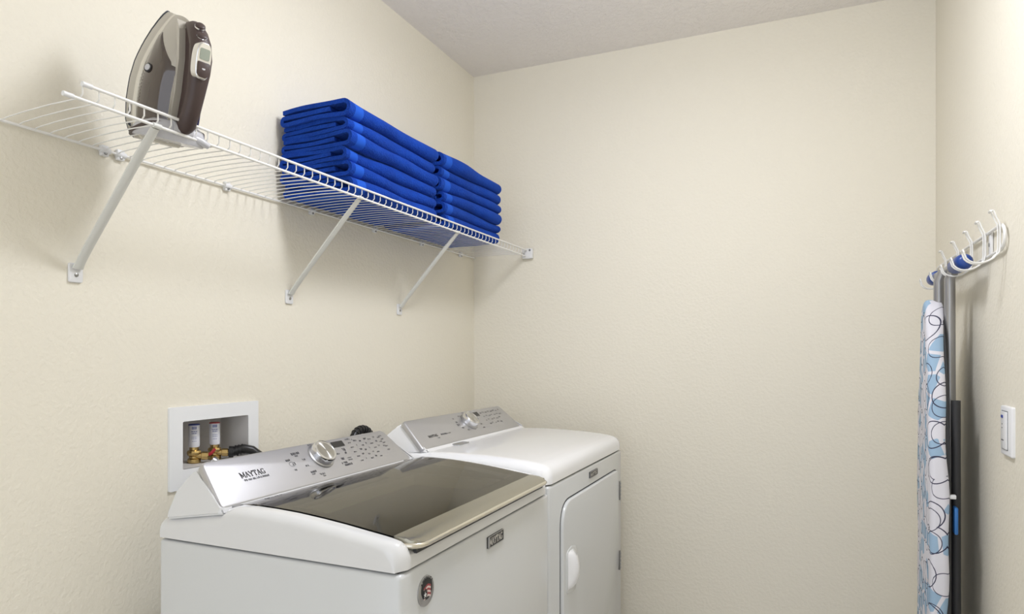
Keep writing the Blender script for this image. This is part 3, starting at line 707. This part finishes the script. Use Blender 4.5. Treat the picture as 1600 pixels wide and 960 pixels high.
# ------------------------------------------------------------------ towels
def iface(seed, k, n):
    """height offset of the contact surface k of a stack (0 = shelf, flat)"""
    r_ = random.Random(seed*31+k); a1, a2, a3 = r_.uniform(0, 6.28), r_.uniform(0, 6.28), r_.uniform(0, 6.28)
    g = 0 if k == 0 else 1.0
    return lambda f, x: g*(.0026*math.sin(4.2*f+a1)*(.4+x*3)+.0018*math.sin(9*f+a2+x*8)+.0013*math.sin(x*26+a3))
def towel_mesh(seed, lo, up, Lg, dep, H):
    rnd = random.Random(seed); t = H*.25
    x1 = dep; zs = [t*.55, H*.5, H-t*.55]
    pts = []
    def line(a, b, z, n):
        for i in range(n+1): pts.append([a+(b-a)*i/n, z])
    line(.012, x1-H*.52, zs[2], 12)
    R_ = (zs[2]-zs[0])/2
    for k in range(1, 9):
        a = math.pi/2-math.pi*k/9; pts.append([x1-H*.52+R_*math.cos(a)*1.15, zs[0]+R_+R_*math.sin(a)])
    line(x1-H*.52, .016, zs[0], 12)
    r2 = (zs[1]-zs[0])/2
    for k in range(1, 6):
        a = -math.pi/2-math.pi*k/6; pts.append([.016+r2*math.cos(a), zs[0]+r2+r2*math.sin(a)])
    line(.016, x1-H*rnd.uniform(.95, 1.5), zs[1], 9)
    n = len(pts)
    ph = [rnd.uniform(0, 6.28) for _ in range(6)]
    bm = bmesh.new(); rows = []
    NS = 44; RE = .017
    for j in range(NS+1):
        y = Lg*(j/34.0)*.95 if j <= 34 else Lg*.95+Lg*.05*math.sin((j-34)/10*math.pi/2)
        f = y/Lg
        e = max(0, (y-(Lg-RE))/RE); sq = max(math.sqrt(max(0, 1-e**2.4)), .16)
        off = []
        for i, (x, z) in enumerate(pts):
            edge = math.exp(-y/.025)
            lo_, up_ = lo(f, x), up(f, x)
            q = z/H
            zz = z+lo_*(1-q)+up_*q
            zz += edge*.0012*math.sin(i*.55+ph[2])*(4*q*(1-q))
            mid = H*.5+(lo_+up_)/2
            zz = mid+(zz-mid)*sq
            fw = max(0, (x-.6*dep)/(.4*dep))
            xx = x+fw*(.0045*math.sin(f*5+ph[3])+.0022*math.sin(f*12+ph[4]))-fw*e*e*.006
            off.append(Vector((xx, y-.006*edge*math.sin(x/dep*3+ph[5]), zz)))
        A, B = [], []
        for i in range(n):
            a = off[max(i-1, 0)]; b = off[min(i+1, n-1)]; tv = (b-a); nv = Vector((-tv.z, 0, tv.x))
            if nv.length < 1e-9: nv = Vector((0, 0, 1))
            nv.normalize(); th = t*.52*max(sq, .4)
            A.append(bm.verts.new(off[i]+nv*th)); B.append(bm.verts.new(off[i]-nv*th))
        rows.append(A+B[::-1])
    m = 2*n
    for A, B in zip(rows, rows[1:]):
        for q_ in range(m): bm.faces.new((A[q_], A[(q_+1) % m], B[(q_+1) % m], B[q_]))
    for R2 in (rows[0], rows[-1]):
        for i in range(n-1): bm.faces.new([R2[i], R2[i+1], R2[m-2-i], R2[m-1-i]])
    return bm
ordl = ['topmost', 'second from the top', 'third from the top', 'third from the bottom', 'second from the bottom', 'lowest']
TB = 1.6575
def towels(y0, Lg, side, group, heights, seed, xoffs, yoffs, deps):
    z = TB; n = len(heights)
    for i in range(n-1, -1, -1):
        H = heights[i]; k = n-1-i
        root = empty('bath_towel', (xoffs[i], y0+yoffs[i], z), 0, 'folded royal blue bath towel, %s of the %s' % (ordl[i], side), 'towel', group)
        bm = towel_mesh(seed+i, iface(seed, k, n), iface(seed, k+1, n), Lg-.004*(i % 2)-yoffs[i], deps[i], H)
        link('folded_cloth', bm, 'towel', root, 60)
        z += H+.0002
towels(1.352, .448, 'tall left stack', 'towels of the left stack', [.0430, .0380, .0380, .0375, .0380, .0375], 20,
       [.014, .012, .014, .012, .010, .012], [0, .004, 0, -.002, .008, .016], [.240, .234, .242, .232, .238, .242])
towels(1.822, .452, 'right stack near the corner', 'towels of the right stack', [.0440, .0380, .0370, .0380, .0375, .0380], 40,
       [.014, .014, .012, .012, .014, .012], [0, .003, .004, .010, .006, .014], [.242, .234, .240, .243, .235, .238])

# ------------------------------------------------------------------ steam iron standing on its heel
IR = empty('steam_iron', (.128, .893, 1.657), math.radians(-12), 'brown and grey steam iron standing upright on its heel on the wire shelf', 'iron')
tilt = Matrix.Rotation(math.radians(14.5), 4, 'Y')
def ip(s, w, h): return tilt @ Vector((s+max(0, s-.03)*.10*min(1, h/.05), w, h*.972))
HW = [(0, .036), (.010, .046), (.03, .054), (.07, .057), (.11, .0555), (.15, .049), (.185, .038), (.215, .026), (.238, .015), (.252, .007), (.259, .0015)]
def hw(h):
    h = max(0, min(.259, h))
    for (a, wa), (b, wb) in zip(HW, HW[1:]):
        if a <= h <= b:
            t_ = (h-a)/(b-a); return wa+(wb-wa)*t_
    return 0
SF = [(0, 1), (.028, 1), (.034, .955), (.05, .90), (.065, .82), (.080, .72), (.092, .60), (.099, .50)]
def sf(s):
    for (a, wa), (b, wb) in zip(SF, SF[1:]):
        if a <= s <= b: return wa+(wb-wa)*(s-a)/(b-a)
    return SF[-1][1]
def hull(bm, secs, hmin=.0, hmaxs=None, grow=0, scale=None, nn_=26):
    rings = []
    for si, s in enumerate(secs):
        hm = .259 if hmaxs is None else hmaxs[si]
        f = sf(s) if scale is None else scale[si]
        ring = []
        hs = [hmin+(hm-hmin)*(1-math.cos(math.pi*k/(nn_)))/2 for k in range(nn_+1)]
        L_ = [(h, hw(h*.259/hm if hm < .259 else h)*f+grow) for h in hs]
        ring = [bm.verts.new(ip(s, -w, h)) for h, w in L_]+[bm.verts.new(ip(s, w, h)) for h, w in L_[::-1]]
        rings.append(ring)
    m = len(rings[0])
    for A, B in zip(rings, rings[1:]):
        for q_ in range(m): bm.faces.new((A[q_], A[(q_+1) % m], B[(q_+1) % m], B[q_]))
    bm.faces.new(rings[0]); bm.faces.new(rings[-1][::-1])
bm = bmesh.new(); hull(bm, [-.004, -.002, .001], grow=.0005, scale=[.97, 1, 1]); link('soleplate', bm, 'irondark', IR, 40)
bm = bmesh.new(); hull(bm, [.001, .004, .020, .028], hmaxs=[.257, .257, .254, .250], scale=[1.0, 1.02, 1.0, .97]); link('skirt', bm, 'ironshell', IR, 40)
bm = bmesh.new(); hull(bm, [.027, .029, .034, .036], hmaxs=[.250, .252, .250, .248], scale=[.97, 1.01, .985, .95]); link('trim_band', bm, 'ironridge', IR, 40)
bm = bmesh.new(); hull(bm, [.035, .045, .058, .070, .082, .092, .099], hmin=.012, hmaxs=[.250, .2485, .246, .242, .236, .228, .215], scale=[.93, .91, .87, .80, .71, .60, .44]); link('body_shell', bm, 'ironshell', IR, 50)
# smoky tank windows on both flanks
def bodyw(s, h):
    a = [(.035, .93, .250), (.045, .91, .2485), (.058, .87, .246), (.070, .80, .242), (.082, .71, .236), (.092, .60, .228), (.099, .44, .215)]
    for (s0, f0, m0), (s1, f1, m1) in zip(a, a[1:]):
        if s0 <= s <= s1:
            t_ = (s-s0)/(s1-s0); f = f0+(f1-f0)*t_; m = m0+(m1-m0)*t_; return hw(h*.259/m)*f
    return .02
bm = bmesh.new()
for sg in (-1, 1):
    g = []
    NH, NSx = 20, 8
    for i in range(NH+1):
        h = .018+(.208-.018)*i/NH
        s_hi = .0985 if h < .140 else .0985-(h-.140)/.068*.058
        s_lo = .0365
        row = []
        for k in range(NSx+1):
            s = s_lo+(s_hi-s_lo)*k/NSx
            ed = min(i, NH-i, k, NSx-k)
            row.append(bm.verts.new(ip(s, sg*(bodyw(s, h)+(.0002 if ed == 0 else .0026 if ed == 1 else .0032)), h)))
        g.append(row)
    for i in range(NH):
        for k in range(NSx): bm.faces.new((g[i][k], g[i+1][k], g[i+1][k+1], g[i][k+1]))
link('water_tank', bm, 'irontank', IR, 50)
for sg in (-1,):
    w = bodyw(.055, .125)+.003
    bm = bmesh.new(); lathe(bm, [(.0085, -.002), (.0085, .0015), (.0065, .002)], ip(.055, sg*w, .132), (.35, sg, .1), 20); link('dial_ring', bm, 'black', IR, 40)
    bm = bmesh.new(); lathe(bm, [(.006, 0), (.006, .003), (.004, .004), (0, .004)], ip(.0555, sg*w, .132), (.35, sg, .1), 20); link('dial', bm, 'ironheel', IR, 40)
    # dark vent on skirt
    bm = bmesh.new()
    q4 = [(.008, .022), (.018, .018), (.022, .062), (.014, .052)]
    bm.faces.new([bm.verts.new(ip(s, sg*(hw(h)*1.022+.0006), h)) for s, h in q4]); link('steam_vent', bm, 'irondark', IR)
    bm = bmesh.new()
    for k in range(12):
        h = .055+k*.0065; s = .0415
        bm.faces.new([bm.verts.new(ip(s+a, sg*(bodyw(.0415, h)+.0036), h+b)) for a, b in ((0, 0), (.002, 0), (.002, .0035), (0, .0035))])
    link('tank_print', bm, 'ironridge', IR)
# handle
hp = [(.086, .228), (.102, .222), (.119, .208), (.131, .190), (.138, .165), (.139, .14), (.135, .10), (.127, .066), (.119, .044), (.110, .036)]
bm = bmesh.new(); tube(bm, [ip(s, 0, h) for s, h in hp], [.006, .013, .0165, .017, .017, .0165, .015, .015, .016, .015], 14, ry=[.008, .014, .0175, .019, .020, .019, .0165, .0165, .017, .017], up=(1, 0, 0)); link('handle', bm, 'ironbrown', IR, 60)
# web between handle and body (closed handle sides)
bm = bmesh.new()
prism(bm, rpoly([(.090, .040), (.112, .040), (.122, .10), (.122, .17), (.112, .208), (.092, .222), (.088, .20), (.094, .10)], .006, 4), -.010, .010, lambda u, v, dd: ip(u, dd, v)); link('handle_web', bm, 'ironbrown', IR, 40)
bm = bmesh.new()
prism(bm, rpoly([(.092, .020), (.101, .022), (.105, .10), (.104, .16), (.093, .215), (.080, .234), (.079, .226), (.093, .18), (.0965, .10)], .005, 4), -.0215, .0215, lambda u, v, dd: ip(u, dd, v), .002, 2); link('top_rail', bm, 'ironshell', IR, 40)
# thumb buttons on the crown
for k, (s, h) in enumerate(((.128, .222), (.138, .204))):
    bm = bmesh.new(); lathe(bm, [(.0085, -.002), (.0085, .003), (.006, .005), (0, .005)], ip(s, -.003, h), (1, -.3, .8), 18); link('spray_button', bm, 'ironbrown', IR, 50)
    bm = bmesh.new(); lathe(bm, [(.0094, -.002), (.0094, .0005)], ip(s, -.003, h), (1, -.3, .8), 18); link('button_ring', bm, 'chrome', IR, 50)
# display bezel
frb = lambda u, v, dd: ip(.1515+dd, -.006+u, v)
ov = [(.0140*math.copysign(abs(math.cos(a))**.6, math.cos(a)), .158+.0335*math.copysign(abs(math.sin(a))**.75, math.sin(a))) for a in [2*math.pi*k/36 for k in range(36)]]
bm = bmesh.new(); prism(bm, ov, -.008, .0085, frb, .003, 3); bz = link('display_bezel', bm, 'chrome', IR, 50)
ov2 = [(u*.87, .158+(v-.158)*.93) for u, v in ov]
bm = bmesh.new(); prism(bm, ov2, .006, .0090, frb); o = link('bezel_face', bm, 'ironridge', IR); o.parent = bz
bm = bmesh.new(); prism(bm, rpoly(rect(-.0090, .0090, .160, .180), .003, 3), .008, .0096, frb); o = link('lcd_screen', bm, 'lcd', IR); o.parent = bz
bm = bmesh.new(); prism(bm, rpoly([(-.0115, .156), (.0115, .156), (.0108, .134), (.006, .1285), (-.006, .1285), (-.0108, .134)], .003, 3), .008, .0110, frb, .001, 2); o = link('mode_button', bm, 'ironbrown', IR, 40); o.parent = bz
bm = bmesh.new(); lathe(bm, [(.0042, .011), (.0042, .0118), (.0030, .0122), (0, .0122)], ip(.1515, -.006, .143), (1, 0, 0), 16); o = link('button_centre', bm, 'ironheel', IR, 40); o.parent = bz
# heel
bm = bmesh.new()
secs = [(.004, 0), (.012, 1), (.022, 1), (.036, .9), (.046, .62)]
rows = []
for h, f in ((.006, .98), (.010, 1.0), (.022, 1.0), (.034, .93), (.042, .78), (.046, .5)):
    ring = []
    for k in range(32):
        a = 2*math.pi*k/32; ca, sa = math.cos(a), math.sin(a)
        ring.append(bm.verts.new(ip(.061+.057*f*math.copysign(abs(ca)**.55, ca), .0545*f*math.copysign(abs(sa)**.55, sa), h)))
    rows.append(ring)
for A, B in zip(rows, rows[1:]):
    for q_ in range(32): bm.faces.new((A[q_], A[(q_+1) % 32], B[(q_+1) % 32], B[q_]))
bm.faces.new(rows[0]); bm.faces.new(rows[-1][::-1]); link('heel', bm, 'ironheel', IR, 60)
bm = bmesh.new()
prism(bm, rpoly([(.090, .010), (.116, .010), (.120, .026), (.118, .040), (.104, .046), (.090, .036)], .010, 6), -.020, .020, lambda u, v, dd: ip(u, dd, v), .006, 4); link('cord_housing', bm, 'ironheel', IR, 50)
bm = bmesh.new()
ringp = []
prism(bm, [(.060+.060*math.copysign(abs(math.cos(a))**.5, math.cos(a)), .056*math.copysign(abs(math.sin(a))**.5, math.sin(a))) for a in [2*math.pi*k/32 for k in range(32)]], .001, .008, lambda u, v, dd: Vector((u-.002, v, dd))); link('heel_plate', bm, 'ironbrown', IR, 30)
bm = bmesh.new(); box(bm, .045, .100, -.020, .024, -.0002, .0012); link('rating_label', bm, 'teal', IR)
bm = bmesh.new(); box(bm, .050, .075, -.012, .006, -.0006, .0006); link('rating_mark', bm, 'brass', IR)
bm = bmesh.new(); tube(bm, [ip(.108, .016, .022), ip(.112, .036, .019), ip(.114, .052, .013)], [.009, .0075, .006], 12); link('cord_guard', bm, 'ironheel', IR, 60)

# ------------------------------------------------------------------ wire hook rack on the right wall
RK = empty('hook_rack', (XR, 2.05, 1.484), 0, 'white wire hook rack screwed to the right wall above the ironing board', 'hook rack')
def rp(name, bm, mat, sm=60): return P(link(name, bm, mat, None, sm), RK)
x_ = XR-.0075
loop = [(x_, 1.715, 1.5115), (x_, 2.46, 1.5115), (x_, 2.476, 1.506), (x_, 2.484, 1.493), (x_, 2.484, 1.476), (x_, 2.476, 1.463), (x_, 2.46, 1.4575), (x_, 1.715, 1.4575)]
for k in range(1, 8):
    a = -math.pi/2-math.pi*k/8; loop.append((x_, 1.715+.036*math.cos(a), 1.4845+.027*math.sin(a)))
loop.append(loop[0])
bm = bmesh.new(); tube(bm, loop, .0036, 8, cap=False, up=(1, 0, 0)); rp('rail_loop', bm, 'wire')
for y in (1.815, 2.36):
    bm = bmesh.new(); box(bm, XR-.006, XR-.001, y-.010, y+.010, 1.455, 1.514, .001); rp('mounting_plate', bm, 'clip', 40)
    bm = bmesh.new(); lathe(bm, [(.0042, 0), (.004, .002), (0, .0025)], (XR-.006, y+.002, 1.484), (-1, 0, 0), 12); rp('screw', bm, 'screw')
hx = XR-.0075
def hookpath(y):
    P_ = [(hx-.020, 1.5385), (hx-.0185, 1.5415), (hx-.016, 1.5400), (hx-.011, 1.526), (hx-.0055, 1.5135), (hx-.0045, 1.500), (hx-.0045, 1.462), (hx-.0065, 1.450)]
    cx_, cz_, r_ = hx-.0435, 1.4560, .0262
    for k in range(1, 9):
        a = -math.pi*.02-math.pi*k/10; P_.append((cx_+(r_ if math.cos(a) < 0 else r_*1.35)*math.cos(a), cz_+r_*math.sin(a)))
    P_.append((cx_-r_+.0005, cz_-.002))
    return P_
for y in (1.706, 1.835, 1.965, 2.125, 2.300):
    bm = bmesh.new()
    for dy in (-.0095, .0095): tube(bm, [(a, y+dy, b) for a, b in hookpath(y)], .0019, 7)
    a, b = hookpath(y)[0]
    tube(bm, [(a, y-.0095, b), (a-.001, y-.006, b+.003), (a-.001, y+.006, b+.003), (a, y+.0095, b)], .0019, 7)
    a, b = hookpath(y)[-1]
    tube(bm, [(a, y-.0095, b), (a-.001, y-.006, b+.006), (a-.001, y+.006, b+.006), (a, y+.0095, b)], .0019, 7)
    rp('hook', bm, 'wire')

# ------------------------------------------------------------------ ironing board hung by its foot bar
IB = empty('ironing_board', (1.66, 2.03, 0), 0, 'folded ironing board with blue pebble-print cover, hanging from the wire hooks', 'ironing board')
def bpt(name, bm, mat, sm=50): return P(link(name, bm, mat, None, sm), IB)
yA, yB = 1.848, 2.205; yc = (yA+yB)/2
def xf(y): return 1.590+(y-1.848)*.054
# outline in (y, z)
def outline(inset):
    top = 1.377-inset; pts = []
    hwid = (yB-yA)/2-inset
    prof_ = [(0, 1.0), (.008, .985), (.02, .955)]
    tp = [(0, .0), (.004, .10), (.015, .20), (.035, .30), (.07, .42), (.12, .55), (.18, .68), (.26, .80), (.36, .90), (.48, .97), (.62, 1.0), (1.1, 1.0), (1.22, .98), (1.27, .88), (1.285, .7)]
    L_ = [(yc-hwid*w, top-d) for d, w in tp]; R2 = [(yc+hwid*w, top-d) for d, w in tp[1:]]
    return L_+R2[::-1]
bm = bmesh.new(); rings = []
rc = random.Random(4); nO = len(outline(0)); wob = [rc.uniform(-.0018, .0018) for _ in range(nO)]
# subdivide the outline for a softly wavy hem
def dense(pts, n=4):
    out = []
    for i in range(len(pts)):
        a = Vector(pts[i]); b = Vector(pts[(i+1) % len(pts)])
        m_ = max(1, int((b-a).length/.03))
        for k in range(m_): out.append(tuple(a+(b-a)*k/m_))
    return out
base = dense(outline(0)); cY, cZ = yc, .75
wv = [math.sin(i*.9)*.0020+math.sin(i*.37+1)*.0025 for i in range(len(base))]
for dx, ins in ((.0, .016), (.0015, .007), (.006, .0015), (.012, 0), (.026, .0005), (.035, .002), (.038, .008)):
    ring_ = []
    for i, (y, z) in enumerate(base):
        dirv = Vector((yc-y, max(-.17, min(.17, (1.20 if z > 1.2 else z)-z)))) if True else None
        if dirv.length > 1e-6: dirv.normalize()
        hem = wv[i] if dx > .02 else wv[i]*.35
        y2 = y+dirv.x*ins; z2 = z+dirv.y*ins
        ring_.append(bm.verts.new((xf(y2)+dx+hem, y2, z2)))
    rings.append(ring_)
m_ = len(base)
for A, B in zip(rings, rings[1:]):
    for q_ in range(m_): bm.faces.new((A[q_], A[(q_+1) % m_], B[(q_+1) % m_], B[q_]))
bm.faces.new(rings[0])
cvr = link('cover', bm, 'cover', None, 60); P(cvr, IB)
bm = bmesh.new()
bse = [(yc+(y-yc)*.93, .75+(z-.75)*.985) for y, z in base]
for y_, z_ in (): pass
ra = [bm.verts.new((xf(y)+.028, y, z)) for y, z in bse]; rb = [bm.verts.new((xf(y)+.042, y, z)) for y, z in bse]
for q_ in range(m_): bm.faces.new((ra[q_], ra[(q_+1) % m_], rb[(q_+1) % m_], rb[q_]))
bm.faces.new(ra); bm.faces.new(rb[::-1]); bpt('board_panel', bm, 'mesh')
# foot bar, caps
fa, fb = Vector((1.6565, 1.835, 1.4510)), Vector((1.6565, 2.245, 1.4530))
bm = bmesh.new(); tube(bm, [fa, fb], .0125, 18); bpt('foot_bar', bm, 'steel')
for (p0, p1) in ((fa+Vector((0, -.012, 0)), fa+(fb-fa)*.24), (fb+Vector((0, .010, 0)), fb+(fa-fb)*.14)):
    bm = bmesh.new(); L_ = (p1-p0)
    tube(bm, [p0, p0+L_*.04, p0+L_*.12, p0+L_*.3, p0+L_*.97, p1], [.009, .0150, .0185, .0195, .0185, .0165], 18); bpt('foot_cap', bm, 'bluecap')
for (x, y, r_) in ((1.634, 2.015, .0125), (1.651, 1.975, .0125)):
    bm = bmesh.new(); tube(bm, [(x+.010, y, 1.450), (x, y, 1.425), (x, y, 1.30), (x+.004, y, .30)], r_, 16); bpt('leg', bm, 'steel')
bm = bmesh.new(); tube(bm, [(1.652, 1.905, 1.12), (1.652, 1.895, .15)], .010, 12); tube(bm, [(1.668, 2.12, 1.15), (1.668, 2.12, .15)], .010, 12); bpt('rear_leg_frame', bm, 'mesh')
bm = bmesh.new(); box(bm, 1.642, 1.650, 1.862, 1.892, .80, .865, .003); bpt('release_lever', bm, 'lightblue', 40)
bm = bmesh.new(); box(bm, 1.632, 1.646, 1.862, 1.876, .885, .895, .002); bpt('lever_rivet', bm, 'clip', 40)

# ------------------------------------------------------------------ dimmer switch
DS = empty('dimmer_switch', (XR, 1.687, 1.072), 0, 'white dimmer switch on the right wall', 'light switch')
frr = lambda u, v, dd: Vector((XR-dd, u, v))
def dp(name, bm, mat, sm=40): return P(link(name, bm, mat, None, sm), DS)
bm = bmesh.new(); prism(bm, rpoly(rect(1.636, 1.718, 1.0195, 1.1235), .004, 4), 0, .007, frr, .003, 3); dp('wall_plate', bm, 'switch')
bm = bmesh.new(); prism(bm, rpoly(rect(1.662, 1.706, 1.033, 1.112), .002, 3), .006, .0095, frr, .001, 2); dp('paddle', bm, 'switch')
bm = bmesh.new(); ring_prism(bm, rect(1.6605, 1.7075, 1.0315, 1.1135), rect(1.662, 1.706, 1.033, 1.112), .006, .0075, frr); dp('paddle_gap', bm, 'grayprint')
bm = bmesh.new(); prism(bm, rpoly(rect(1.687, 1.702, 1.098, 1.104), .001, 2), .009, .0102, frr); dp('indicator', bm, 'bluep')
bm = bmesh.new()
for z in (1.085, 1.077): prism(bm, rect(1.692, 1.696, z-.001, z+.001), .009, .0099, frr)
prism(bm, rect(1.682, 1.700, 1.0505, 1.0525), .009, .0099, frr); dp('light_dots', bm, 'grayprint')
